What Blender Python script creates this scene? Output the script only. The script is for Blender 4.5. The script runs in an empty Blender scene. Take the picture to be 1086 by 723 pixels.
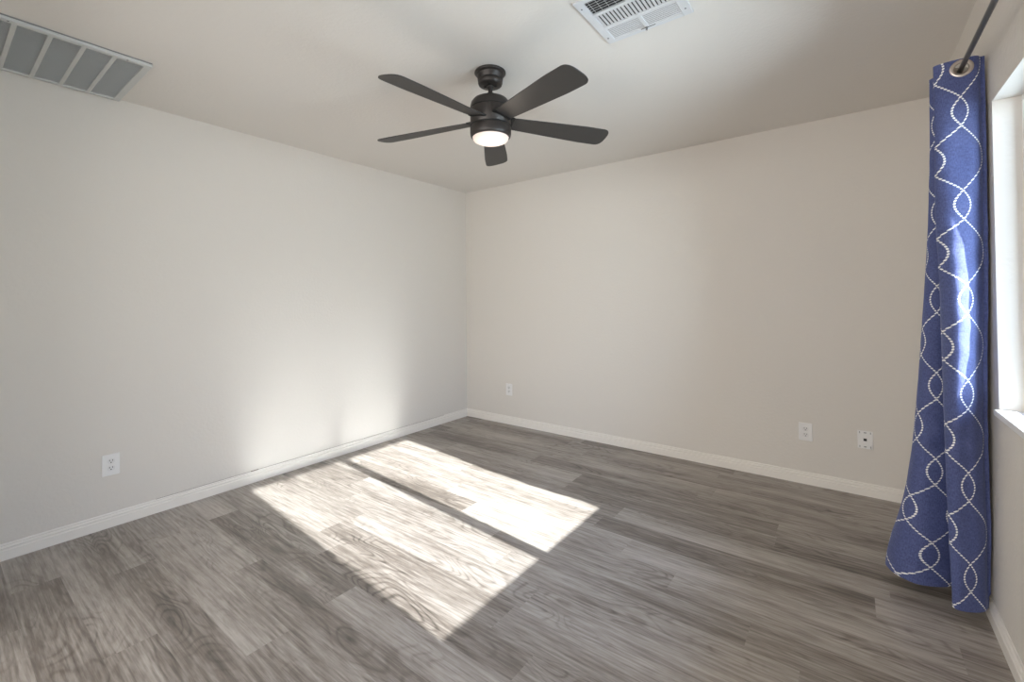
import bpy, bmesh, math, random
from mathutils import Vector, Matrix

sc = bpy.context.scene
COL = sc.collection
R = math.radians

# ------------------------------------------------------------------ camera
CAM = Vector((3.3534, -3.6108, 1.2595))
YAW, PITCH, ROLL = -0.64661, 0.013434, -0.00977
FPX = 473.79
cd = bpy.data.cameras.new('camera')
cam = bpy.data.objects.new('camera', cd)
COL.objects.link(cam)
fw = Vector((math.sin(YAW) * math.cos(PITCH), math.cos(YAW) * math.cos(PITCH), math.sin(PITCH)))
rt = Vector((math.cos(YAW), -math.sin(YAW), 0))
up = rt.cross(fw)
rt2 = rt * math.cos(ROLL) + up * math.sin(ROLL)
up2 = -rt * math.sin(ROLL) + up * math.cos(ROLL)
cam.matrix_world = Matrix(((rt2.x, up2.x, -fw.x, CAM.x), (rt2.y, up2.y, -fw.y, CAM.y), (rt2.z, up2.z, -fw.z, CAM.z), (0, 0, 0, 1)))
cd.sensor_fit = 'HORIZONTAL'
cd.sensor_width = 36
cd.lens = FPX * 36 / 1086
cd.shift_x = 0
cd.shift_y = (311.53 - 361.5) / 1086
cd.clip_start = 0.02
sc.camera = cam

# ------------------------------------------------------------------ exposure
sc.view_settings.view_transform = 'Standard'
sc.view_settings.look = 'None'
sc.view_settings.gamma = 1
sc.view_settings.use_curve_mapping = False
sc.view_settings.exposure = 0.60
sc.cycles.max_bounces = 16
sc.cycles.diffuse_bounces = 10
sc.cycles.glossy_bounces = 6
sc.cycles.transparent_max_bounces = 12
sc.cycles.caustics_reflective = True
sc.cycles.blur_glossy = 0.0
sc.cycles.sample_clamp_indirect = 12
sc.cycles.use_denoising = True

# ------------------------------------------------------------------ sky and sun
SKY, SUN, FILL, LAMP = 8.8, 18.5, 42.0, 0.9
world = bpy.data.worlds.new('sky')
sc.world = world
world.use_nodes = True
wn, wl = world.node_tree.nodes, world.node_tree.links
wn.clear()
wo = wn.new('ShaderNodeOutputWorld')
wb = wn.new('ShaderNodeBackground')
tc = wn.new('ShaderNodeTexCoord')
sx = wn.new('ShaderNodeSeparateXYZ')
cr = wn.new('ShaderNodeValToRGB')
wl.new(tc.outputs['Generated'], sx.inputs[0])
wl.new(sx.outputs['Z'], cr.inputs[0])
wl.new(cr.outputs[0], wb.inputs[0])
wl.new(wb.outputs[0], wo.inputs[0])
e = cr.color_ramp.elements
e[0].position, e[0].color = 0.0, (0.76, 0.88, 1.0, 1)
e[1].position, e[1].color = 0.7, (0.34, 0.55, 1.0, 1)
wb.inputs[1].default_value = SKY

SUN_DIR = Vector((-1, 0.09, -0.517)).normalized()
sd = bpy.data.lights.new('sun', 'SUN')
sd.energy = SUN
sd.angle = R(0.53)
sd.color = (0.985, 0.985, 1.0)
so = bpy.data.objects.new('sun', sd)
so.rotation_euler = SUN_DIR.to_track_quat('-Z', 'Y').to_euler()
so.location = (9, -2.3, 5)
COL.objects.link(so)

W, H, D, T = 3.778, 2.44, -3.72, 0.145           # room width, height, rear wall, wall thickness
WY0, WY1, WZ0, WZ1 = -2.62, -1.268, 0.848, 1.964  # window opening
# portal that guides the sky light through the window
pd = bpy.data.lights.new('sky_portal', 'AREA')
pd.shape = 'RECTANGLE'
pd.size, pd.size_y = WY1 - WY0, WZ1 - WZ0
pd.cycles.is_portal = True
po = bpy.data.objects.new('sky_portal', pd)
po.location = (W + 0.15, (WY0 + WY1) / 2, (WZ0 + WZ1) / 2)
po.rotation_euler = Vector((-1, 0, 0)).to_track_quat('-Z', 'Z').to_euler()
COL.objects.link(po)
# area light added as room fill, unseen behind the camera
hd = bpy.data.lights.new('fill_light', 'AREA')
hd.shape = 'RECTANGLE'
hd.size, hd.size_y = 2.6, 1.2
hd.energy = FILL
hd.color = (1, 0.985, 0.97)
ho = bpy.data.objects.new('fill_light', hd)
ho.location = (2.2, -5.1, 1.50)
ho.rotation_euler = Vector((0, 1, -0.10)).to_track_quat('-Z', 'Z').to_euler()
COL.objects.link(ho)

# ------------------------------------------------------------------ materials
def mat(name, col, rough=0.5, metal=0.0, spec=0.5, bump=None, emis=None):
    m = bpy.data.materials.new(name)
    m.use_nodes = True
    n, l = m.node_tree.nodes, m.node_tree.links
    b = n['Principled BSDF']
    b.inputs['Base Color'].default_value = (*col, 1)
    b.inputs['Roughness'].default_value = rough
    b.inputs['Metallic'].default_value = metal
    b.inputs['Specular IOR Level'].default_value = spec
    if bump:
        sc_, st_, di_ = bump
        t = n.new('ShaderNodeTexCoord')
        nz = n.new('ShaderNodeTexNoise')
        nz.inputs['Scale'].default_value = sc_
        nz.inputs['Detail'].default_value = 3
        bp = n.new('ShaderNodeBump')
        bp.inputs['Strength'].default_value = st_
        bp.inputs['Distance'].default_value = di_
        l.new(t.outputs['Object'], nz.inputs['Vector'])
        l.new(nz.outputs[0], bp.inputs['Height'])
        l.new(bp.outputs[0], b.inputs['Normal'])
    if emis:
        b.inputs['Emission Color'].default_value = (*emis[0], 1)
        b.inputs['Emission Strength'].default_value = emis[1]
    return m

WALLC = (0.70, 0.664, 0.616)
M_wall = mat('wall_paint', WALLC, 0.75, spec=0.25, bump=(55, 0.35, 0.004))
M_ceil = mat('ceiling_paint', (0.73, 0.70, 0.66), 0.9, spec=0.15, bump=(55, 0.35, 0.004))
M_base = mat('baseboard_paint', (0.80, 0.765, 0.715), 0.4, spec=0.4)
M_plate = mat('plate_plastic', (0.80, 0.79, 0.78), 0.35)
M_recep = mat('receptacle_plastic', (0.74, 0.73, 0.72), 0.3)
M_dark = mat('dark_slot', (0.012, 0.012, 0.014), 0.7)
M_ventw = mat('register_enamel', (0.66, 0.67, 0.69), 0.4)
M_grille = mat('grille_enamel', (0.56, 0.57, 0.56), 0.45)
M_louv = mat('louvre_enamel', (0.72, 0.73, 0.72), 0.5)
M_gapshade = mat('gap_shadow_grey', (0.25, 0.25, 0.25), 0.6)
M_ductshade = mat('duct_shade', (0.035, 0.035, 0.037), 0.8)
M_fan = mat('oil_bronze', (0.040, 0.034, 0.031), 0.42, metal=0.35, spec=0.5, bump=(400, 0.05, 0.0005))
M_blade = mat('blade_finish', (0.040, 0.037, 0.035), 0.48, spec=0.45, bump=(60, 0.08, 0.001))
M_seam = mat('seam_black', (0.006, 0.006, 0.006), 0.6)
M_rod = mat('rod_steel', (0.13, 0.13, 0.135), 0.38, metal=0.7)
M_ring = mat('brushed_nickel', (0.62, 0.55, 0.49), 0.32, metal=0.9)
M_lining = mat('curtain_lining', (0.62, 0.60, 0.55), 0.9, spec=0.1)
M_vinyl = mat('window_vinyl', (0.78, 0.79, 0.80), 0.35)
M_sill = mat('sill_white', (0.85, 0.85, 0.84), 0.3)
M_gap = mat('caulk_gap_brown', (0.22, 0.18, 0.15), 0.9)
M_screw = mat('screw_metal', (0.25, 0.25, 0.26), 0.4, metal=0.7)
M_shade = mat('lit_glass', (0.55, 0.50, 0.47), 0.35, emis=((1.0, 0.76, 0.65), 0.36))

# glass pane: mostly clear with a faint mirror
M_glass = bpy.data.materials.new('window_glass')
M_glass.use_nodes = True
n, l = M_glass.node_tree.nodes, M_glass.node_tree.links
n.clear()
o_ = n.new('ShaderNodeOutputMaterial'); mx = n.new('ShaderNodeMixShader')
tr = n.new('ShaderNodeBsdfTransparent'); gl = n.new('ShaderNodeBsdfGlossy'); fr = n.new('ShaderNodeFresnel')
tr.inputs[0].default_value = (0.93, 0.95, 0.94, 1); gl.inputs['Roughness'].default_value = 0.02
fr.inputs[0].default_value = 1.3
l.new(fr.outputs[0], mx.inputs[0]); l.new(tr.outputs[0], mx.inputs[1]); l.new(gl.outputs[0], mx.inputs[2]); l.new(mx.outputs[0], o_.inputs[0])

M_screen = bpy.data.materials.new('screen_mesh')
M_screen.use_nodes = True
n, l = M_screen.node_tree.nodes, M_screen.node_tree.links
n.clear()
o_ = n.new('ShaderNodeOutputMaterial'); mx = n.new('ShaderNodeMixShader')
tr = n.new('ShaderNodeBsdfTransparent'); gl = n.new('ShaderNodeBsdfDiffuse')
gl.inputs[0].default_value = (0.08, 0.08, 0.08, 1); mx.inputs[0].default_value = 0.13
l.new(tr.outputs[0], mx.inputs[1]); l.new(gl.outputs[0], mx.inputs[2]); l.new(mx.outputs[0], o_.inputs[0])

class NG:
    """tiny helper to write node maths"""
    def __init__(s, m):
        s.n, s.l = m.node_tree.nodes, m.node_tree.links
    def m(s, op, a, b=None, c=None):
        nd = s.n.new('ShaderNodeMath'); nd.operation = op
        for i, v in enumerate((a, b, c)):
            if v is None: continue
            if isinstance(v, (int, float)): nd.inputs[i].default_value = v
            else: s.l.new(v, nd.inputs[i])
        return nd.outputs[0]
    def noise(s, vec, scale, detail=2, rough=0.5, dist=0.0):
        nd = s.n.new('ShaderNodeTexNoise')
        nd.inputs['Scale'].default_value = scale; nd.inputs['Detail'].default_value = detail
        nd.inputs['Roughness'].default_value = rough; nd.inputs['Distortion'].default_value = dist
        s.l.new(vec, nd.inputs['Vector']); return nd.outputs[0]
    def comb(s, x, y, z):
        nd = s.n.new('ShaderNodeCombineXYZ')
        for i, v in enumerate((x, y, z)):
            if isinstance(v, (int, float)): nd.inputs[i].default_value = v
            else: s.l.new(v, nd.inputs[i])
        return nd.outputs[0]
    def ramp(s, f, els):
        nd = s.n.new('ShaderNodeValToRGB'); s.l.new(f, nd.inputs[0])
        while len(nd.color_ramp.elements) < len(els): nd.color_ramp.elements.new(0.5)
        for e, (p, c) in zip(nd.color_ramp.elements, els):
            e.position = p; e.color = (*c, 1)
        return nd.outputs[0]
    def mix(s, f, a, b, mode='MIX'):
        nd = s.n.new('ShaderNodeMix'); nd.data_type = 'RGBA'; nd.blend_type = mode
        for i, v in ((0, f), (6, a), (7, b)):
            if isinstance(v, (int, float)): nd.inputs[i].default_value = v
            elif isinstance(v, tuple): nd.inputs[i].default_value = (*v, 1)
            else: s.l.new(v, nd.inputs[i])
        return nd.outputs[2]

# floor: grey-brown oak-look vinyl planks; per-plank numbers come from a face attribute
M_floor = bpy.data.materials.new('vinyl_plank')
M_floor.use_nodes = True
g = NG(M_floor)
bs = g.n['Principled BSDF']
at = g.n.new('ShaderNodeAttribute'); at.attribute_name = 'plank'
sa = g.n.new('ShaderNodeSeparateXYZ'); g.l.new(at.outputs['Vector'], sa.inputs[0])
tx = g.n.new('ShaderNodeTexCoord')
sp = g.n.new('ShaderNodeSeparateXYZ'); g.l.new(tx.outputs['Object'], sp.inputs[0])
px = g.m('ADD', sp.outputs['X'], g.m('MULTIPLY', sa.outputs['Y'], 37.0))
py = g.m('ADD', sp.outputs['Y'], g.m('MULTIPLY', sa.outputs['Z'], 23.0))
v1 = g.comb(g.m('MULTIPLY', px, 1.9), g.m('MULTIPLY', py, 7.0), 0)
big = g.noise(v1, 1.0, 1.2, 0.45, 0.35)
patch = g.noise(g.comb(g.m('MULTIPLY', px, 1.5), g.m('MULTIPLY', py, 4.5), 9.1), 1.0, 1)
patch = g.m('MULTIPLY', g.m('SUBTRACT', patch, 0.42), 3.2)
patch = g.m('MINIMUM', g.m('MAXIMUM', patch, 0.0), 1.0)
rings = g.m('SINE', g.m('MULTIPLY', big, 95.0))
rings = g.m('MULTIPLY_ADD', rings, 0.5, 0.5)
rings = g.m('POWER', rings, 4.0)
v2 = g.comb(g.m('MULTIPLY', px, 3.5), g.m('MULTIPLY', py, 85.0), 0)
fine = g.noise(v2, 1.0, 5, 0.65, 0.3)
v3 = g.comb(g.m('MULTIPLY', px, 1.1), g.m('MULTIPLY', py, 9.0), 3.3)
blot = g.noise(v3, 1.0, 3, 0.6, 0.4)
v4 = g.comb(g.m('MULTIPLY', px, 9.0), g.m('MULTIPLY', py, 60.0), 7.1)
spk = g.noise(v4, 1.0, 3, 0.6, 0.2)
tone = g.m('MULTIPLY_ADD', g.m('SUBTRACT', blot, 0.5), 1.05, 0.55)
tone = g.m('ADD', tone, g.m('MULTIPLY', g.m('SUBTRACT', fine, 0.5), 1.15))
tone = g.m('ADD', tone, g.m('MULTIPLY', g.m('SUBTRACT', spk, 0.5), 0.6))
# growth rings show where the blotches are dark
mask = g.m('MULTIPLY', g.m('MULTIPLY', rings, patch), g.m('MULTIPLY_ADD', g.m('SUBTRACT', 0.60, blot), 1.2, 0.5))
mask = g.m('MAXIMUM', mask, 0.0)
tone = g.m('SUBTRACT', tone, g.m('MULTIPLY', mask, 0.45))
tone = g.m('ADD', tone, g.m('MULTIPLY', g.m('SUBTRACT', sa.outputs['X'], 0.5), 0.30))
colr = g.ramp(tone, [(0.0, (0.070, 0.058, 0.049)), (0.35, (0.180, 0.153, 0.131)), (0.6, (0.300, 0.267, 0.237)), (1.0, (0.48, 0.445, 0.41))])
g.l.new(colr, bs.inputs['Base Color'])
g.l.new(g.m('MULTIPLY_ADD', fine, 0.12, 0.33), bs.inputs['Roughness'])
bs.inputs['Specular IOR Level'].default_value = 0.75
bp = g.n.new('ShaderNodeBump'); bp.inputs['Strength'].default_value = 0.12; bp.inputs['Distance'].default_value = 0.001
g.l.new(fine, bp.inputs['Height']); g.l.new(bp.outputs[0], bs.inputs['Normal'])

# curtain cloth: blue linen with stitched white ogee strands (UV = metres of fabric, height)
M_cloth = bpy.data.materials.new('blue_linen')
M_cloth.use_nodes = True
g = NG(M_cloth)
bs = g.n['Principled BSDF']
uv = g.n.new('ShaderNodeUVMap'); uv.uv_map = 'UVMap'
su = g.n.new('ShaderNodeSeparateXYZ'); g.l.new(uv.outputs[0], su.inputs[0])
S, Z = su.outputs['X'], su.outputs['Y']
PS, PD, PA, PP, PZ = 0.0765, 0.050, 0.043, 0.355, 1.955
phi = g.m('MULTIPLY', g.m('SUBTRACT', Z, PZ), 2 * math.pi / PP)
ac = g.m('MULTIPLY', g.m('COSINE', phi), PA)
slope = g.m('MULTIPLY', g.m('SINE', phi), PA * 2 * math.pi / PP)
inv = g.m('DIVIDE', 1.0, g.m('SQRT', g.m('MULTIPLY_ADD', slope, slope, 1.0)))
def strand(offset, sign):
    t = g.m('SUBTRACT', S, PS + offset)
    t = g.m('ADD', t, ac) if sign > 0 else g.m('SUBTRACT', t, ac)
    t = g.m('ADD', t, 10 * 2 * PD + PD)
    d = g.m('ABSOLUTE', g.m('SUBTRACT', g.m('MODULO', t, 2 * PD), PD))
    return g.m('MULTIPLY', d, inv)
d = g.m('MINIMUM', strand(1.5 * PD, -1), g.m('ADD', strand(0.5 * PD, 1), g.m('LESS_THAN', S, 0.052)))
arc = g.m('MULTIPLY', g.m('ADD', Z, g.m('MULTIPLY', S, 0.35)), 1 / 0.0102)
bead = g.m('ABSOLUTE', g.m('MULTIPLY_ADD', g.m('FRACT', arc), 2.0, -1.0))
wid = g.m('MULTIPLY_ADD', bead, -0.0014, 0.0027)
line = g.m('LESS_THAN', d, wid)
gap = g.m('LESS_THAN', bead, 0.72)
stitch = g.m('MULTIPLY', line, gap)
wv = g.comb(g.m('MULTIPLY', S, 500.0), g.m('MULTIPLY', Z, 90.0), 0)
w1 = g.noise(wv, 1.0, 2)
wv2 = g.comb(g.m('MULTIPLY', S, 70.0), g.m('MULTIPLY', Z, 600.0), 0)
w2 = g.noise(wv2, 1.0, 2)
wt = g.m('MULTIPLY', g.m('ADD', w1, w2), 0.5)
base = g.ramp(wt, [(0.35, (0.040, 0.054, 0.160)), (0.65, (0.102, 0.128, 0.300))])
colr = g.mix(stitch, base, (0.86, 0.86, 0.84))
g.l.new(colr, bs.inputs['Base Color'])
bs.inputs['Roughness'].default_value = 0.75
bs.inputs['Sheen Weight'].default_value = 0.25
bs.inputs['Sheen Roughness'].default_value = 0.4
bs.inputs['Sheen Tint'].default_value = (0.6, 0.7, 1, 1)
wr = g.noise(g.comb(g.m('MULTIPLY', S, 9.0), g.m('MULTIPLY', Z, 5.0), 0), 1.0, 4, 0.6, 1.2)
hgt = g.m('ADD', g.m('MULTIPLY', wt, 0.10), g.m('ADD', g.m('MULTIPLY', wr, 1.0), g.m('MULTIPLY', stitch, 0.10)))
bp = g.n.new('ShaderNodeBump'); bp.inputs['Strength'].default_value = 0.5; bp.inputs['Distance'].default_value = 0.012
g.l.new(hgt, bp.inputs['Height']); g.l.new(bp.outputs[0], bs.inputs['Normal'])

# ------------------------------------------------------------------ builders
def obj(name, bm, m, parent=None, smooth=False, loc=None):
    me = bpy.data.meshes.new(name)
    bmesh.ops.recalc_face_normals(bm, faces=bm.faces) if not smooth == 'keep' else None
    bm.to_mesh(me); bm.free()
    if m: me.materials.append(m)
    if smooth:
        for p in me.polygons: p.use_smooth = True
    o = bpy.data.objects.new(name, me)
    COL.objects.link(o)
    if parent: o.parent = parent
    if loc: o.location = loc
    return o

def box(bm, x0, x1, y0, y1, z0, z1, mtx=None):
    vs = [bm.verts.new((x, y, z)) for x in (x0, x1) for y in (y0, y1) for z in (z0, z1)]
    if mtx: 
        for v in vs: v.co = mtx @ v.co
    for f in ((0, 1, 3, 2), (4, 6, 7, 5), (0, 4, 5, 1), (2, 3, 7, 6), (0, 2, 6, 4), (1, 5, 7, 3)):
        bm.faces.new([vs[i] for i in f])
    return vs

def bevel(o, w, seg=2):
    md = o.modifiers.new('bevel', 'BEVEL'); md.width = w; md.segments = seg; md.limit_method = 'ANGLE'; md.angle_limit = R(40)
    return o

def lathe(bm, prof, n=64, mtx=None, close=False):
    """prof: (r, z) list, axis +z"""
    rings = []
    for r, z in prof:
        if r < 1e-6:
            rings.append([bm.verts.new((0, 0, z))])
        else:
            rings.append([bm.verts.new((r * math.cos(2 * math.pi * i / n), r * math.sin(2 * math.pi * i / n), z)) for i in range(n)])
    pairs = list(zip(rings, rings[1:])) + ([(rings[-1], rings[0])] if close else [])
    for a, b in pairs:
        for i in range(n):
            j = (i + 1) % n
            if len(a) == 1 and len(b) == 1: continue
            if len(a) == 1: bm.faces.new((a[0], b[i], b[j]))
            elif len(b) == 1: bm.faces.new((a[i], a[j], b[0]))
            else: bm.faces.new((a[i], a[j], b[j], b[i]))
    if mtx:
        for rg in rings:
            for v in rg: v.co = mtx @ v.co

def extrude_profile(bm, prof, p0, p1, out, up_=Vector((0, 0, 1))):
    """sweep a closed (t, z) profile from p0 to p1; t goes along `out`"""
    p0, p1, out = Vector(p0), Vector(p1), Vector(out)
    A = [bm.verts.new(p0 + out * t + up_ * z) for t, z in prof]
    B = [bm.verts.new(p1 + out * t + up_ * z) for t, z in prof]
    k = len(prof)
    for i in range(k):
        j = (i + 1) % k
        bm.faces.new((A[i], A[j], B[j], B[i]))
    bm.faces.new(A[::-1]); bm.faces.new(B)

def empty(name, loc, label=None, cat=None, group=None, rotz=0, kind=None):
    o = bpy.data.objects.new(name, None)
    o.empty_display_size = 0.1
    COL.objects.link(o)
    o.location = loc; o.rotation_euler = (0, 0, rotz)
    tag(o, label, cat, group, kind)
    return o

def tag(o, label=None, cat=None, group=None, kind=None):
    if label: o['label'] = label
    if cat: o['category'] = cat
    if group: o['group'] = group
    if kind: o['kind'] = kind
    return o

def struct(name, bm, m, label, cat, parent=None, smooth=False):
    o = obj(name, bm, m, parent, smooth)
    if not parent: tag(o, label, cat, None, 'structure')
    return o

# ------------------------------------------------------------------ room shell
random.seed(11)
HALL_Y = -5.3
# floor: one face per plank
PW = 0.155
fixed = {-2: [0.422], -1: [1.225, 2.5], -3: [0.762, 2.05], 8: [3.03, 1.80], 9: [2.70, 1.485], 10: [2.428, 1.195], 11: [3.418, 2.2],
         13: [3.03, 1.81], 12: [2.25, 1.03], 15: [2.56, 1.3], 5: [2.235, 1.01], 4: [2.44, 1.22], 3: [1.59, 2.81], 6: [1.037, 2.26], 7: [1.98, 0.76]}
Y0 = -3.06
bm = bmesh.new()
lay = bm.faces.layers.float_vector.new('plank')
rows = []
k0 = int(math.floor((HALL_Y - Y0) / PW)) - 1
for k in range(k0, 21):
    ya, yb = Y0 + k * PW, Y0 + (k + 1) * PW
    ya, yb = max(ya, HALL_Y), min(yb, 0.02)
    if yb - ya < 0.001: continue
    if k in fixed: j0 = fixed[k][0]
    else: j0 = random.uniform(0, 1.22)
    xs = sorted(set([-0.02, W + 0.02] + [j0 + i * 1.22 for i in range(-4, 5) if 0.0 < j0 + i * 1.22 < W]))
    for xa, xb in zip(xs, xs[1:]):
        gp = 0.0004
        vs = [bm.verts.new(c) for c in ((xa, ya, 0), (xb, ya, 0), (xb, yb, 0), (xa, yb, 0))]
        f = bm.faces.new(vs)
        r = random.random()
        f[lay] = Vector((r, random.random(), random.random()))
        if k == -2 and xa > 0.3 and xa < 0.5: f[lay] = Vector((0.05, .3, .6))
        if k == 4 and 1.1 < xa < 1.3: f[lay] = Vector((0.2, .7, .1))
        if k == 11 and 2.0 < xa < 2.4: f[lay] = Vector((0.1, .2, .9))
        if k == 13 and xa > 2.9: f[lay] = Vector((0.12, .5, .4))
me = bpy.data.meshes.new('floor')
bm.to_mesh(me); bm.free(); me.materials.append(M_floor)
fl = bpy.data.objects.new('floor', me); COL.objects.link(fl)
tag(fl, 'grey brown wood look vinyl plank floor', 'floor', None, 'structure')

bm = bmesh.new(); box(bm, -T, W + T, D - T, T, H, H + 0.1)
struct('ceiling', bm, M_ceil, 'off-white textured flat ceiling', 'ceiling')
bm = bmesh.new(); box(bm, -T, 0, D - T, T, -0.05, H)
struct('wall_left', bm, M_wall, 'beige left wall above the sunlit floor', 'wall')
bm = bmesh.new(); box(bm, 0, W, 0, T, -0.05, H)
struct('wall_back', bm, M_wall, 'beige far wall facing the camera on the right', 'wall')
# window wall, a ring of blocks around the opening
bm = bmesh.new()
box(bm, W, W + T, D - T, WY0, -0.05, H)
box(bm, W, W + T, WY1, T, -0.05, H)
box(bm, W, W + T, WY0, WY1, -0.05, WZ0 - 0.022)
box(bm, W, W + T, WY0, WY1, WZ1, H)
struct('wall_right', bm, M_wall, 'beige wall with the window and blue curtain', 'wall')
# unseen rear wall; its assumed doorway is widened to let the fill in
DX0, DX1, DZ = 0.95, 3.5, 2.1
bm = bmesh.new()
box(bm, 0, DX0, D - T, D, -0.05, H)
box(bm, DX1, W, D - T, D, -0.05, H)
box(bm, DX0, DX1, D - T, D, DZ, H)
struct('wall_rear', bm, M_wall, 'beige wall behind the camera with a doorway widened for fill light', 'wall')
bm = bmesh.new()  # hall shell added out of view to house the fill light
box(bm, 0.3, 3.6, HALL_Y - 0.1, HALL_Y, -0.05, H)
box(bm, 0.2, 0.3, HALL_Y - 0.1, D - T, -0.05, H)
box(bm, 3.6, 3.7, HALL_Y - 0.1, D - T, -0.05, H)
struct('wall_fill_hall', bm, M_wall, 'beige walls of the unseen hall added around the fill light', 'wall')
bm = bmesh.new(); box(bm, 0.2, 3.7, HALL_Y - 0.1, D - T, H, H + 0.1)
struct('ceiling_fill_hall', bm, M_ceil, 'ceiling of the unseen hall added around the fill light', 'ceiling')

# baseboards
BP = [(0, 0), (0.0125, 0), (0.0125, 0.047), (0.0085, 0.051), (0.0085, 0.057), (0.0110, 0.060), (0.0085, 0.065), (0.0045, 0.069), (0.0060, 0.073), (0.0040, 0.079), (0, 0.080)]
bm = bmesh.new(); extrude_profile(bm, BP, (0, D, 0), (0, 0, 0), (1, 0, 0))
bl = struct('baseboard_left', bm, M_base, 'painted baseboard along the left wall', 'baseboard')
bm = bmesh.new()
box(bm, 0, 0.0022, -2.75, -0.35, 0.0795, 0.0812)
obj('caulk_gap', bm, M_gap, bl)
bm = bmesh.new()
box(bm, 0, 0.0045, -2.215, -2.165, 0.0785, 0.0830)
obj('caulk_chip', bm, M_gap, bl)
bm = bmesh.new(); extrude_profile(bm, BP, (0, 0, 0), (W, 0, 0), (0, -1, 0))
struct('baseboard_back', bm, M_base, 'painted baseboard along the far wall', 'baseboard')
bm = bmesh.new(); extrude_profile(bm, BP, (W, 0, 0), (W, D, 0), (-1, 0, 0))
struct('baseboard_right', bm, M_base, 'painted baseboard below the window', 'baseboard')

# window
wroot = empty('window_1', (0, 0, 0), 'white vinyl sliding window in a recess beside the blue curtain', 'window', None, None or 0, 'structure')
FX0, FX1, FW = W + 0.072, W + 0.126, 0.018
bm = bmesh.new()
box(bm, FX0, FX1, WY0, WY1, WZ0, WZ0 + FW)
box(bm, FX0, FX1, WY0, WY1, WZ1 - FW, WZ1)
box(bm, FX0, FX1, WY0, WY0 + FW, WZ0 + FW, WZ1 - FW)
box(bm, FX0, FX1, WY1 - FW, WY1, WZ0 + FW, WZ1 - FW)
bevel(obj('window_frame', bm, M_vinyl, wroot), 0.003)
MC = -1.916
bm = bmesh.new(); box(bm, FX0 + 0.004, FX1 - 0.004, MC - 0.036, MC + 0.036, WZ0 + FW, WZ1 - FW)
bevel(obj('meeting_stile', bm, M_vinyl, wroot), 0.003)
for a, b in ((WY0 + FW, MC - 0.036), (MC + 0.036, WY1 - FW)):
    bm = bmesh.new(); box(bm, FX0 + 0.022, FX0 + 0.026, a, b, WZ0 + FW, WZ1 - FW)
    obj('window_pane', bm, M_glass, wroot)
bm = bmesh.new(); box(bm, FX0 + 0.034, FX0 + 0.0345, WY0 + FW, MC - 0.036, WZ0 + FW, WZ1 - FW)
o = obj('insect_screen', bm, M_screen, wroot); o['label'] = 'fine grey mesh over one pane'
bm = bmesh.new(); box(bm, W - 0.015, W + 0.072, WY0, WY1, WZ0 - 0.022, WZ0)
vs_ = [v for v in bm.verts if v.co.x < W]
o = obj('window_sill', bm, M_sill, wroot); bevel(o, 0.003)
bm = bmesh.new(); box(bm, W + 0.072, W + T, WY0, WY1, WZ0 - 0.022, WZ0 - 0.001)
obj('outer_sill', bm, M_vinyl, wroot)

# ------------------------------------------------------------------ ceiling fan
FC = Vector((1.889, -1.840, H))
fan = empty('ceiling_fan', FC, 'dark bronze five blade ceiling fan with a lit round glass shade', 'ceiling fan')
def zz(z): return z - H
bm = bmesh.new()
lathe(bm, [(0, 0), (0.074, 0), (0.080, -0.004), (0.081, -0.010), (0.077, -0.015), (0.070, -0.017), (0.0665, -0.020), (0.0655, -0.040), (0.062, -0.044),
           (0.0615, -0.047), (0.0635, -0.050), (0.0635, -0.060), (0.060, -0.070), (0.052, -0.075), (0.020, -0.077), (0, -0.077)])
obj('canopy', bm, M_fan, fan, True)
bm = bmesh.new(); lathe(bm, [(0.0625, -0.0440), (0.0645, -0.0445), (0.0645, -0.0475), (0.0625, -0.048)], close=True)
lathe(bm, [(0.066, -0.0170), (0.0685, -0.0173), (0.0685, -0.0195), (0.066, -0.0198)], close=True)
obj('canopy_groove', bm, M_seam, fan, True)
bm = bmesh.new(); lathe(bm, [(0, -0.070), (0.020, -0.074), (0.0205, -0.081), (0.017, -0.088), (0.0115, -0.090), (0.0115, zz(2.30)), (0, zz(2.30))], 32)
obj('down_rod', bm, M_fan, fan, True)
for a in (30, 120, 210, 300):
    bm = bmesh.new()
    box(bm, 0.020, 0.034, -0.004, 0.004, -0.0800, -0.0765, Matrix.Rotation(R(a), 4, 'Z'))
    obj('hanger_slot', bm, M_seam, fan)
bm = bmesh.new()
lathe(bm, [(0, zz(2.322)), (0.024, zz(2.322)), (0.029, zz(2.318)), (0.031, zz(2.308)), (0.036, zz(2.304)), (0.066, zz(2.299)), (0.088, zz(2.289)), (0.099, zz(2.275)), (0.1035, zz(2.257)),
           (0.1045, zz(2.244)), (0.1045, zz(2.153)), (0.102, zz(2.150)), (0.06, zz(2.150)), (0, zz(2.150))], 96)
obj('motor_housing', bm, M_fan, fan, True)
for z_ in (2.243, 2.152):
    bm = bmesh.new(); lathe(bm, [(0.1030, zz(z_) + 0.0024), (0.1056, zz(z_) + 0.0022), (0.1056, zz(z_) - 0.0022), (0.1030, zz(z_) - 0.0024)], 96, close=True)
    obj('housing_seam', bm, M_seam, fan, True)
bm = bmesh.new()
lathe(bm, [(0.06, zz(2.149)), (0.1045, zz(2.149)), (0.1055, zz(2.146)), (0.1055, zz(2.112)), (0.102, zz(2.100)), (0.0965, zz(2.095)), (0.0935, zz(2.096)), (0.0935, zz(2.110)), (0.06, zz(2.112))], 96, close=True)
kit = obj('light_kit', bm, M_fan, fan, True)
bm = bmesh.new()
lathe(bm, [(0, zz(2.108)), (0.0925, zz(2.108)), (0.0930, zz(2.098)), (0.0915, zz(2.090)), (0.085, zz(2.081)), (0.070, zz(2.074)), (0.045, zz(2.069)), (0.02, zz(2.067)), (0, zz(2.067))], 96)
obj('glass_shade', bm, M_shade, fan, True)
pl = bpy.data.lights.new('fan_lamp', 'POINT'); pl.energy = LAMP; pl.color = (1, 0.85, 0.72); pl.shadow_soft_size = 0.08
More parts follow.
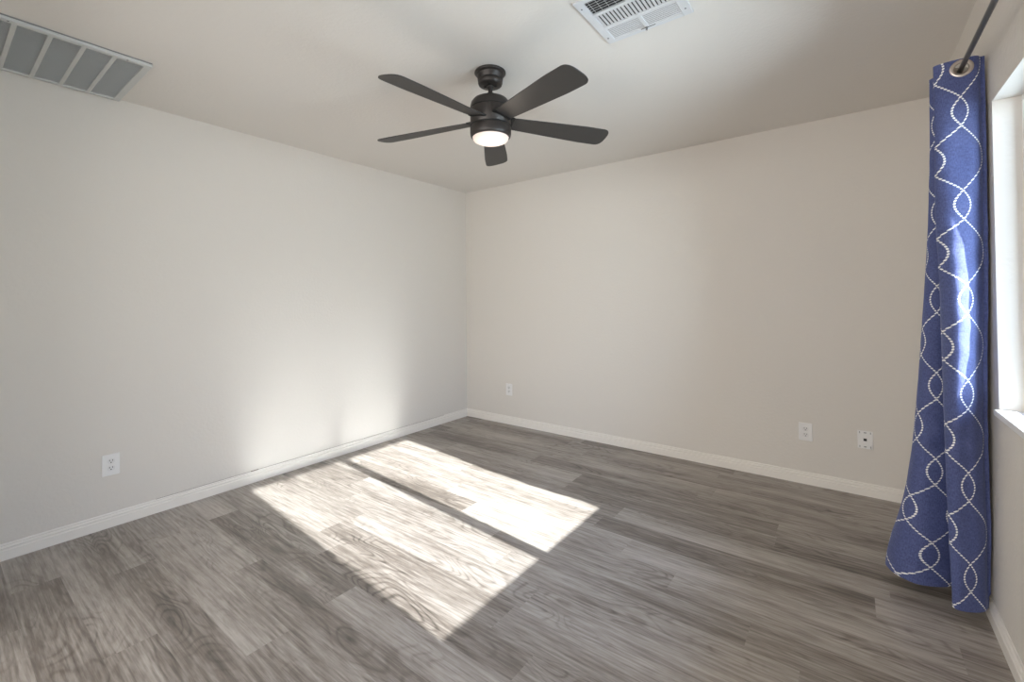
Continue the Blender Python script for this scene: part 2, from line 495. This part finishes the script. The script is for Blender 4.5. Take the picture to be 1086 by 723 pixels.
plo = bpy.data.objects.new('fan_lamp', pl); COL.objects.link(plo); plo.parent = fan; plo.location = (0, 0, zz(1.98))

def blade_mesh():
    bm = bmesh.new()
    r0, r1 = 0.095, 0.662
    top, bot = [], []
    outline = []
    N = 40
    # half widths along r
    def hw(r):
        t = (r - r0) / (r1 - r0)
        return 0.046 + 0.026 * min(1, t / 0.75) ** 0.9
    cr_ = 0.034
    left, right = [], []
    for i in range(N + 1):
        r = r0 + (r1 - cr_ * 0.8 - r0) * i / N
        left.append((r, hw(r))); right.append((r, -hw(r)))
    # rounded tip (a gentle arc with small corner radii)
    w = hw(r1)
    L = 0.052
    tip = []
    for i in range(41):
        a = math.pi / 2 - math.pi * i / 40
        tip.append((r1 - L + L * abs(math.cos(a)) ** (2 / 2.9), w * math.copysign(abs(math.sin(a)) ** (2 / 2.9), a)))
    left = [p for p in left if p[0] < r1 - L - 0.006]; right = [p for p in right if p[0] < r1 - L - 0.006]
    pts = left + tip + right[::-1]
    th = 0.0055
    A = [bm.verts.new((x, y, th / 2)) for x, y in pts]
    B = [bm.verts.new((x, y, -th / 2)) for x, y in pts]
    bm.faces.new(A); bm.faces.new(B[::-1])
    for i in range(len(pts)):
        j = (i + 1) % len(pts)
        bm.faces.new((A[i], B[i], B[j], A[j]))
    return bm
b0 = obj('blade', blade_mesh(), M_blade, fan)
bevel(b0, 0.0015, 2)
bmr = bmesh.new()
box(bmr, 0.085, 0.118, -0.049, 0.049, -0.0045, 0.0045)
r0_ = obj('blade_holder', bmr, M_seam, b0)
BZ, PITCHB = zz(2.185), R(-13)
for i in range(5):
    a = R(-17.9 + 72 * i)
    if i == 0: b, h = b0, r0_
    else:
        b = b0.copy(); COL.objects.link(b); b.parent = fan
        h = r0_.copy(); COL.objects.link(h); h.parent = b
    b.matrix_local = Matrix.Translation((0, 0, BZ)) @ Matrix.Rotation(a, 4, 'Z') @ Matrix.Rotation(R(2.2), 4, 'Y') @ Matrix.Rotation(PITCHB, 4, 'X')

# ------------------------------------------------------------------ ceiling supply register (3-way)
RX0, RX1, RY0, RY1 = 2.491, 2.862, -2.050, -1.704
reg = empty('ceiling_register', ((RX0 + RX1) / 2, (RY0 + RY1) / 2, H), 'white square three way air register on the ceiling right of the fan', 'air vent')
cx, cy = (RX0 + RX1) / 2, (RY0 + RY1) / 2
def rb(name, boxes, m, parent=reg, c=(cx, cy, H), bev=None):
    bm = bmesh.new()
    for b in boxes: 
        box(bm, b[0] - c[0], b[1] - c[0], b[2] - c[1], b[3] - c[1], b[4] - c[2], b[5] - c[2])
    o = obj(name, bm, m, parent)
    if bev: bevel(o, bev)
    return o
IX0, IX1, IY0, IY1 = 2.526, 2.824, -2.027, -1.727
zf0, zf1 = H - 0.009, H
A0, A1, B0, B1, C0, C1 = -1.816, IY1, -1.922, -1.832, IY0, -1.938
XM0, XM1 = 2.667, 2.683
rb('face_plate', [(RX0, IX0, RY0, RY1, zf0, zf1), (IX1, RX1, RY0, RY1, zf0, zf1), (IX0, IX1, RY0, IY0, zf0, zf1), (IX0, IX1, IY1, RY1, zf0, zf1),
                  (IX0, IX1, B1, A0, zf0, zf1), (IX0, IX1, C1, B0, zf0, zf1), (XM0, XM1, A0, A1, zf0, zf1), (XM0, XM1, C0, C1, zf0, zf1)], M_ventw, bev=0.0015)
rb('duct_shade_plate', [(IX0 + .001, IX1 - .001, IY0 + .001, IY1 - .001, H - 0.0015, H - 0.0003)], M_ductshade)  # flat dark plate, painted shade of the duct behind the slats
def louvers(name, x0, x1, y0, y1, n, along, tilt, wdt, m=M_ventw, parent=reg, c=(cx, cy, H), zc=-0.0055, th=0.0009):
    bm = bmesh.new()
    for i in range(n):
        if along == 'x':
            yc = y0 + (y1 - y0) * (i + .5) / n
            mt = Matrix.Translation(((x0 + x1) / 2 - c[0], yc - c[1], zc)) @ Matrix.Rotation(R(tilt), 4, 'X')
            box(bm, -(x1 - x0) / 2, (x1 - x0) / 2, -wdt / 2, wdt / 2, -th / 2, th / 2, mt)
        else:
            xc = x0 + (x1 - x0) * (i + .5) / n
            mt = Matrix.Translation((xc - c[0], (y0 + y1) / 2 - c[1], zc)) @ Matrix.Rotation(R(tilt), 4, 'Y')
            box(bm, -wdt / 2, wdt / 2, -(y1 - y0) / 2, (y1 - y0) / 2, -th / 2, th / 2, mt)
    return obj(name, bm, m, parent)
louvers('louver_bank', IX0, XM0, A0, A1, 8, 'x', 3, 0.0088)
louvers('louver_bank', XM1, IX1, A0, A1, 8, 'x', 3, 0.0088)
louvers('louver_bank', IX0, IX1, B0, B1, 19, 'y', 12, 0.0118)
louvers('louver_bank', IX0, XM0, C0, C1, 6, 'x', 40, 0.0075)
louvers('louver_bank', XM1, IX1, C0, C1, 6, 'x', 40, 0.0075)
louvers('damper_blade', IX0, IX1, C0, C1, 10, 'y', 70, 0.0025, M_louv, zc=-0.0030)
for sx_, sy_ in ((RX0 + .016, RY0 + .048), (RX0 + .016, RY1 - .048), (RX1 - .019, RY0 + .048), (RX1 - .019, RY1 - .048)):
    bm = bmesh.new(); lathe(bm, [(0, -0.0118), (0.0028, -0.0113), (0.0040, -0.0090), (0, -0.0090)], 16, Matrix.Translation((sx_ - cx, sy_ - cy, 0)))
    obj('screw', bm, M_screw, reg, True)
bm = bmesh.new()
box(bm, -0.0012, 0.0012, -0.005, 0.007, -0.024, -0.008, Matrix.Translation((2.675 - cx, -1.722 - cy, 0)) @ Matrix.Rotation(R(-25), 4, 'X'))
box(bm, -0.004, 0.004, -0.001, 0.001, -0.028, -0.022, Matrix.Translation((2.675 - cx, -1.722 - cy, 0)) @ Matrix.Rotation(R(-25), 4, 'X'))
obj('damper_lever', bm, M_screw, reg)
bm = bmesh.new(); box(bm, 2.648 - cx, 2.712 - cx, -1.7262 - cy, -1.7228 - cy, -0.0097, -0.0085); obj('lever_slot', bm, M_seam, reg)

# ------------------------------------------------------------------ return air grille, left
GX0, GX1, GY1 = 0.018, 0.634, -2.926
PIT = 0.1063; NP = 7
GY0 = GY1 - 0.030 - NP * PIT - 0.008
gc = ((GX0 + GX1) / 2, (GY0 + GY1) / 2, H)
gr = empty('return_air_grille', gc, 'long grey white return air grille on the ceiling above the left wall', 'air vent')
gz0, gz1 = H - 0.019, H - 0.006
bx_ = [(GX0, GX0 + 0.026, GY0, GY1, gz0, gz1), (GX1 - 0.030, GX1, GY0, GY1, gz0, gz1), (GX0 + 0.026, GX1 - 0.030, GY0, GY0 + 0.026, gz0, gz1), (GX0 + 0.026, GX1 - 0.030, GY1 - 0.030, GY1, gz0, gz1)]
rb('frame', bx_, M_grille, gr, gc, 0.003)
rb('shadow_gap', [(GX0 + 0.004, GX1 - .002, GY0 + 0.004, GY1 - .002, H - 0.006, H)], M_gapshade, gr, gc)  # dark grey filler draws the shadow line between frame and ceiling
div = [(GX0 + 0.024, GX1 - 0.028, GY1 - 0.030 - i * PIT - 0.0085, GY1 - 0.030 - i * PIT + 0.0085, gz0 + 0.001, gz1) for i in range(1, NP)]
for dv in div: rb('divider_bar', [dv], M_grille, gr, gc, 0.0015)
for i in range(NP):
    ya = GY1 - 0.030 - i * PIT - (0.0085 if i else 0)
    yb = GY1 - 0.030 - (i + 1) * PIT + 0.0085
    louvers('louvre_panel', GX0 + 0.026, GX1 - 0.030, yb, ya, 54, 'y', 36, 0.0125, M_louv, gr, gc, zc=-0.0125, th=0.0008)
for yy in (-3.02, -3.40):
    bm = bmesh.new(); lathe(bm, [(0, -0.0215), (0.003, -0.021), (0.0045, -0.019), (0, -0.019)], 16, Matrix.Translation((GX1 - 0.012 - gc[0], yy - gc[1], 0)))
    obj('screw', bm, M_screw, gr, True)

# ------------------------------------------------------------------ wall plates
def rounded_rect(bm, w, h, r, y0, y1, n=6):
    """slab in xz, thickness from y0 to y1 (faces -y)"""
    pts = []
    for cx_, cz_, a0 in ((w / 2 - r, h / 2 - r, 0), (-w / 2 + r, h / 2 - r, 90), (-w / 2 + r, -h / 2 + r, 180), (w / 2 - r, -h / 2 + r, 270)):
        for i in range(n + 1):
            a = R(a0 + 90 * i / n); pts.append((cx_ + r * math.cos(a), cz_ + r * math.sin(a)))
    A = [bm.verts.new((x, y0, z)) for x, z in pts]; B = [bm.verts.new((x, y1, z)) for x, z in pts]
    bm.faces.new(A); bm.faces.new(B[::-1])
    for i in range(len(pts)):
        j = (i + 1) % len(pts); bm.faces.new((A[i], B[i], B[j], A[j]))

def make_outlet(loc, rotz, label):
    t = empty('wall_outlet', loc, label, 'outlet', None, rotz)
    bm = bmesh.new(); rounded_rect(bm, 0.078, 0.119, 0.004, -0.0062, 0.0)
    bevel(obj('cover_plate', bm, M_plate, t), 0.002)
    for s in (1, -1):
        zc = 0.0195 * s
        bm = bmesh.new(); rounded_rect(bm, 0.034, 0.029, 0.0125, -0.0078, -0.0062)
        for v in bm.verts: v.co.z += zc
        rc = obj('receptacle', bm, M_recep, t)
        bm = bmesh.new()
        box(bm, -0.0078, -0.0052, -0.0083, -0.0077, zc + 0.001, zc + 0.009)
        box(bm, 0.0052, 0.0078, -0.0083, -0.0077, zc + 0.001, zc + 0.009)
        lathe(bm, [(0, 0), (0.0030, 0), (0.0030, 0.0006), (0, 0.0006)], 12, Matrix.Translation((0, -0.0077, zc - 0.0065)) @ Matrix.Rotation(R(90), 4, 'X'))
        obj('slot', bm, M_dark, rc)
    bm = bmesh.new(); lathe(bm, [(0, 0), (0.0030, 0), (0.0022, 0.0012), (0, 0.0014)], 16, Matrix.Translation((0, -0.0062, 0)) @ Matrix.Rotation(R(90), 4, 'X'))
    obj('screw', bm, M_plate, t, True)
    return t
make_outlet((0, -2.956, 0.350), R(90), 'white duplex wall outlet low on the left wall')
make_outlet((3.103, 0, 0.350), 0, 'white duplex outlet on the far wall, left of the data jack')
make_outlet((0.582, 0, 0.350), 0, 'small distant white outlet on the far wall near the room corner')

t = empty('data_jack', (3.419, 0, 0.353), 'white data jack plate with a dark square port beside the curtain', 'wall jack')
bm = bmesh.new(); rounded_rect(bm, 0.078, 0.112, 0.003, -0.0060, 0.0); bevel(obj('cover_plate', bm, M_plate, t), 0.0018)
bm = bmesh.new(); rounded_rect(bm, 0.024, 0.024, 0.002, -0.0075, -0.0060); pr = obj('port', bm, M_recep, t)
bm = bmesh.new(); rounded_rect(bm, 0.016, 0.015, 0.001, -0.0080, -0.0074); obj('port_opening', bm, M_dark, pr)
for sx_ in (-0.027, 0, 0.027):
    for sz_ in (-0.044, 0.044):
        bm = bmesh.new()
        if sx_ == 0: box(bm, -0.0065, 0.0065, -0.0068, -0.0060, sz_ - 0.0028, sz_ + 0.0028)
        else: box(bm, sx_ - 0.0018, sx_ + 0.0018, -0.0068, -0.0060, sz_ - 0.006, sz_ + 0.006)
        obj('plate_slot', bm, M_screw, t)

# ------------------------------------------------------------------ curtain rod
RODX, RODZ = 3.7045, 2.116
ry0, ry1 = -3.02, -0.84
rod = empty('curtain_rod', (RODX, ry1, RODZ), 'dark grey metal curtain rod running above the window through the curtain ring', 'curtain rod')
def tube(bm, p0, p1, r, n=24):
    p0, p1 = Vector(p0), Vector(p1); d_ = p1 - p0
    m_ = Matrix.Translation(p0) @ d_.to_track_quat('Z', 'Y').to_matrix().to_4x4()
    lathe(bm, [(0, 0), (r, 0), (r, d_.length), (0, d_.length)], n, m_)
bm = bmesh.new(); tube(bm, (0, 0, 0), (0, ry0 - ry1, 0), 0.0082)
obj('rod_tube', bm, M_rod, rod, True).data.polygons
for y_, s in ((0, 1), (ry0 - ry1, -1)):
    bm = bmesh.new()
    m_ = Matrix.Translation((0, y_, 0)) @ Matrix.Rotation(R(-90 * s), 4, 'X')
    lathe(bm, [(0, 0), (0.010, 0), (0.012, 0.006), (0.009, 0.011), (0.016, 0.018), (0.020, 0.028), (0.016, 0.039), (0.006, 0.045), (0, 0.046)], 24, m_)
    obj('finial', bm, M_rod, rod, True)
for y_ in (-0.025, ry0 - ry1 + 0.06):
    bm = bmesh.new()
    tube(bm, (0, y_, -0.012), (W - RODX - 0.003, y_, -0.012), 0.005, 16)
    tube(bm, (W - RODX - 0.005, y_, -0.012), (W - RODX, y_, -0.012), 0.022, 24)
    box(bm, -0.010, 0.010, y_ - 0.006, y_ + 0.006, -0.018, -0.006)
    obj('wall_bracket', bm, M_rod, rod)

# ------------------------------------------------------------------ curtain
KEYS = [  # s (metres of cloth), top (x, y), bottom (x, y)
    (0.000, (3.7600, -1.222), (3.7640, -1.112)),
    (0.030, (3.7430, -1.246), (3.7480, -1.150)),
    (0.075, (3.7020, -1.250), (3.7080, -1.182)),
    (0.108, (3.6560, -1.247), (3.6740, -1.200)),
    (0.128, (3.6310, -1.234), (3.6560, -1.190)),
    (0.143, (3.6340, -1.216), (3.6600, -1.165)),
    (0.200, (3.6900, -1.175), (3.6920, -1.050)),
    (0.262, (3.7500, -1.130), (3.7050, -0.960)),
    (0.320, (3.7020, -1.112), (3.6720, -1.020)),
    (0.372, (3.6540, -1.116), (3.6100, -1.062)),
    (0.402, (3.6340, -1.100), (3.5480, -1.080)),
    (0.432, (3.6380, -1.084), (3.4880, -1.040)),
    (0.462, (3.6560, -1.080), (3.4640, -0.965)),
    (0.530, (3.7250, -1.066), (3.5150, -0.900)),
    (0.570, (3.7500, -1.050), (3.5950, -0.915)),
    (0.630, (3.7000, -1.036), (3.6500, -0.950)),
    (0.690, (3.6480, -1.008), (3.6100, -0.870)),
    (0.750, (3.6950, -0.984), (3.5800, -0.800)),
    (0.820, (3.7500, -0.958), (3.6500, -0.795)),
    (0.880, (3.7000, -0.934), (3.6900, -0.860)),
    (0.950, (3.6600, -0.906), (3.6700, -0.760)),
    (1.080, (3.7500, -0.872), (3.7450, -0.730)),
]
FL = [(0.05, 1.0), (0.14, 0.95), (0.25, 0.80), (0.40, 0.63), (0.60, 0.49), (0.85, 0.38), (1.12, 0.28), (1.56, 0.11), (1.90, 0.02), (2.20, 0.0)]
def lerp_tab(tab, x):
    if x <= tab[0][0]: return tab[0][1]
    for (a, fa), (b, fb) in zip(tab, tab[1:]):
        if x <= b: return fa + (fb - fa) * (x - a) / (b - a)
    return tab[-1][1]
def flare(z):
    return (lerp_tab(FL, z - 0.06) + lerp_tab(FL, z) + lerp_tab(FL, z + 0.06)) / 3
def cr_eval(s, which):
    ks = KEYS
    i = 0
    while i < len(ks) - 2 and s > ks[i + 1][0]: i += 1
    p0 = ks[max(i - 1, 0)]; p1 = ks[i]; p2 = ks[i + 1]; p3 = ks[min(i + 2, len(ks) - 1)]
    h = p2[0] - p1[0]; t = (s - p1[0]) / h
    out = []
    for c in (0, 1):
        v0, v1, v2, v3 = p0[which][c], p1[which][c], p2[which][c], p3[which][c]
        m1 = (v2 - v0) / max(p2[0] - p0[0], 1e-6) * h
        m2 = (v3 - v1) / max(p3[0] - p1[0], 1e-6) * h
        t2, t3 = t * t, t * t * t
        out.append((2 * t3 - 3 * t2 + 1) * v1 + (t3 - 2 * t2 + t) * m1 + (-2 * t3 + 3 * t2) * v2 + (t3 - t2) * m2)
    return out
ZT, ZB = 2.152, 0.050
def cpos(s, z):
    f = flare(z)
    a = cr_eval(min(max(s, 0), 1.08), 1); b = cr_eval(min(max(s, 0), 1.08), 2)
    x = a[0] + (b[0] - a[0]) * f
    y = a[1] + (b[1] - a[1]) * f
    # the front fold bellies towards the window light at mid height
    if s < 0.13:
        bulge = math.exp(-((s - 0.094) / 0.038) ** 2) * math.exp(-((z - 1.15) / 0.42) ** 2)
        y -= 0.060 * bulge
        y -= 0.0040 * math.sin(s * 120 + 1.0) * math.exp(-((z - 1.0) / 0.6) ** 2)
        x -= 0.008 * math.exp(-((z - 1.55) / 0.3) ** 2) * math.exp(-((s - 0.128) / 0.03) ** 2)
        x -= 0.010 * math.exp(-((z - 0.80) / 0.45) ** 2) * (1 - min(1, s / 0.1))
    # soft sagging wrinkles
    wv_ = 0.0022 * math.sin(31 * z + 40 * s + 2 * math.sin(9 * z)) + 0.0016 * math.sin(57 * z - 63 * s)
    y += wv_ * min(1, (ZT - z) * 3)
    x = min(x, 3.7645)
    return Vector((x, y, z))
svals = []
s = 0.0
while s < 1.0801:
    svals.append(s); s += 0.004 if s < 0.50 else 0.0075
if svals[-1] < 1.08: svals.append(1.08)
zvals = []
z = ZT
while z > ZB + 0.004:
    zvals.append(z); z -= 0.004 if z > 2.065 else 0.016
zvals.append(ZB)
# where the cloth crosses the rod
cross = []
for i in range(1080):
    a = cpos(i / 1000, RODZ); b = cpos((i + 1) / 1000, RODZ)
    if (a.x - RODX) * (b.x - RODX) <= 0: cross.append((i + 0.5) / 1000)
cur = empty('curtain', (RODX, -1.1, 0.0), 'blue grommet curtain with white wavy bead pattern hanging at the window', 'curtain')
co = Vector((RODX, -1.1, 0.0))
def cnorm(s, z):
    a = cpos(max(s - .002, 0), z); b = cpos(min(s + .002, 1.08), z)
    d_ = b - a; d_.z = 0; d_.normalize()
    return Vector((-d_.y, d_.x, 0))      # towards the side facing the camera on the front fold
def cloth(name, m, off, s0=0.0):
    bm = bmesh.new()
    uvl = bm.loops.layers.uv.new('UVMap')
    grid = []
    for z in zvals:
        row = []
        for s in svals:
            p = cpos(s, z) + cnorm(s, z) * off
            p.x = min(p.x, 3.7655)
            if off and s == 0: p.x = min(3.770 if z > 0.1 else 3.765, p.x + 0.010); p.y -= 0.003
            row.append(bm.verts.new(p - co))
        grid.append(row)
    for i in range(len(zvals) - 1):
        for j in range(len(svals) - 1):
            zc = (zvals[i] + zvals[i + 1]) / 2; sc_ = (svals[j] + svals[j + 1]) / 2
            if any((sc_ - c) ** 2 + (zc - RODZ) ** 2 < 0.0215 ** 2 for c in cross): continue
            f = bm.faces.new((grid[i][j], grid[i][j + 1], grid[i + 1][j + 1], grid[i + 1][j]))
            for lp, (a, b) in zip(f.loops, ((i, j), (i, j + 1), (i + 1, j + 1), (i + 1, j))):
                lp[uvl].uv = (svals[b], zvals[a])
            f.smooth = True
    return obj(name, bm, m, cur, 'keep')
cloth('panel', M_cloth, 0.0012)
o = cloth('lining', M_lining, -0.0012)
o['label'] = 'off-white lining at the back of the curtain'
ring_me = None
for c in cross:
    p = cpos(c, RODZ); nrm = cnorm(c, RODZ)
    rot = nrm.to_track_quat('Z', 'Y').to_matrix().to_4x4()
    if ring_me is None:
        bm = bmesh.new()
        prof = []
        for i in range(16):
            a = 2 * math.pi * i / 16
            prof.append((0.0262 + 0.0075 * math.cos(a), 0.0038 * math.sin(a)))
        lathe(bm, prof, 48, None, True)
        r_ = obj('grommet', bm, M_ring, cur, True); ring_me = r_.data
    else:
        r_ = bpy.data.objects.new('grommet', ring_me); COL.objects.link(r_); r_.parent = cur
    r_.matrix_local = Matrix.Translation(Vector((RODX, p.y, RODZ)) - co) @ rot
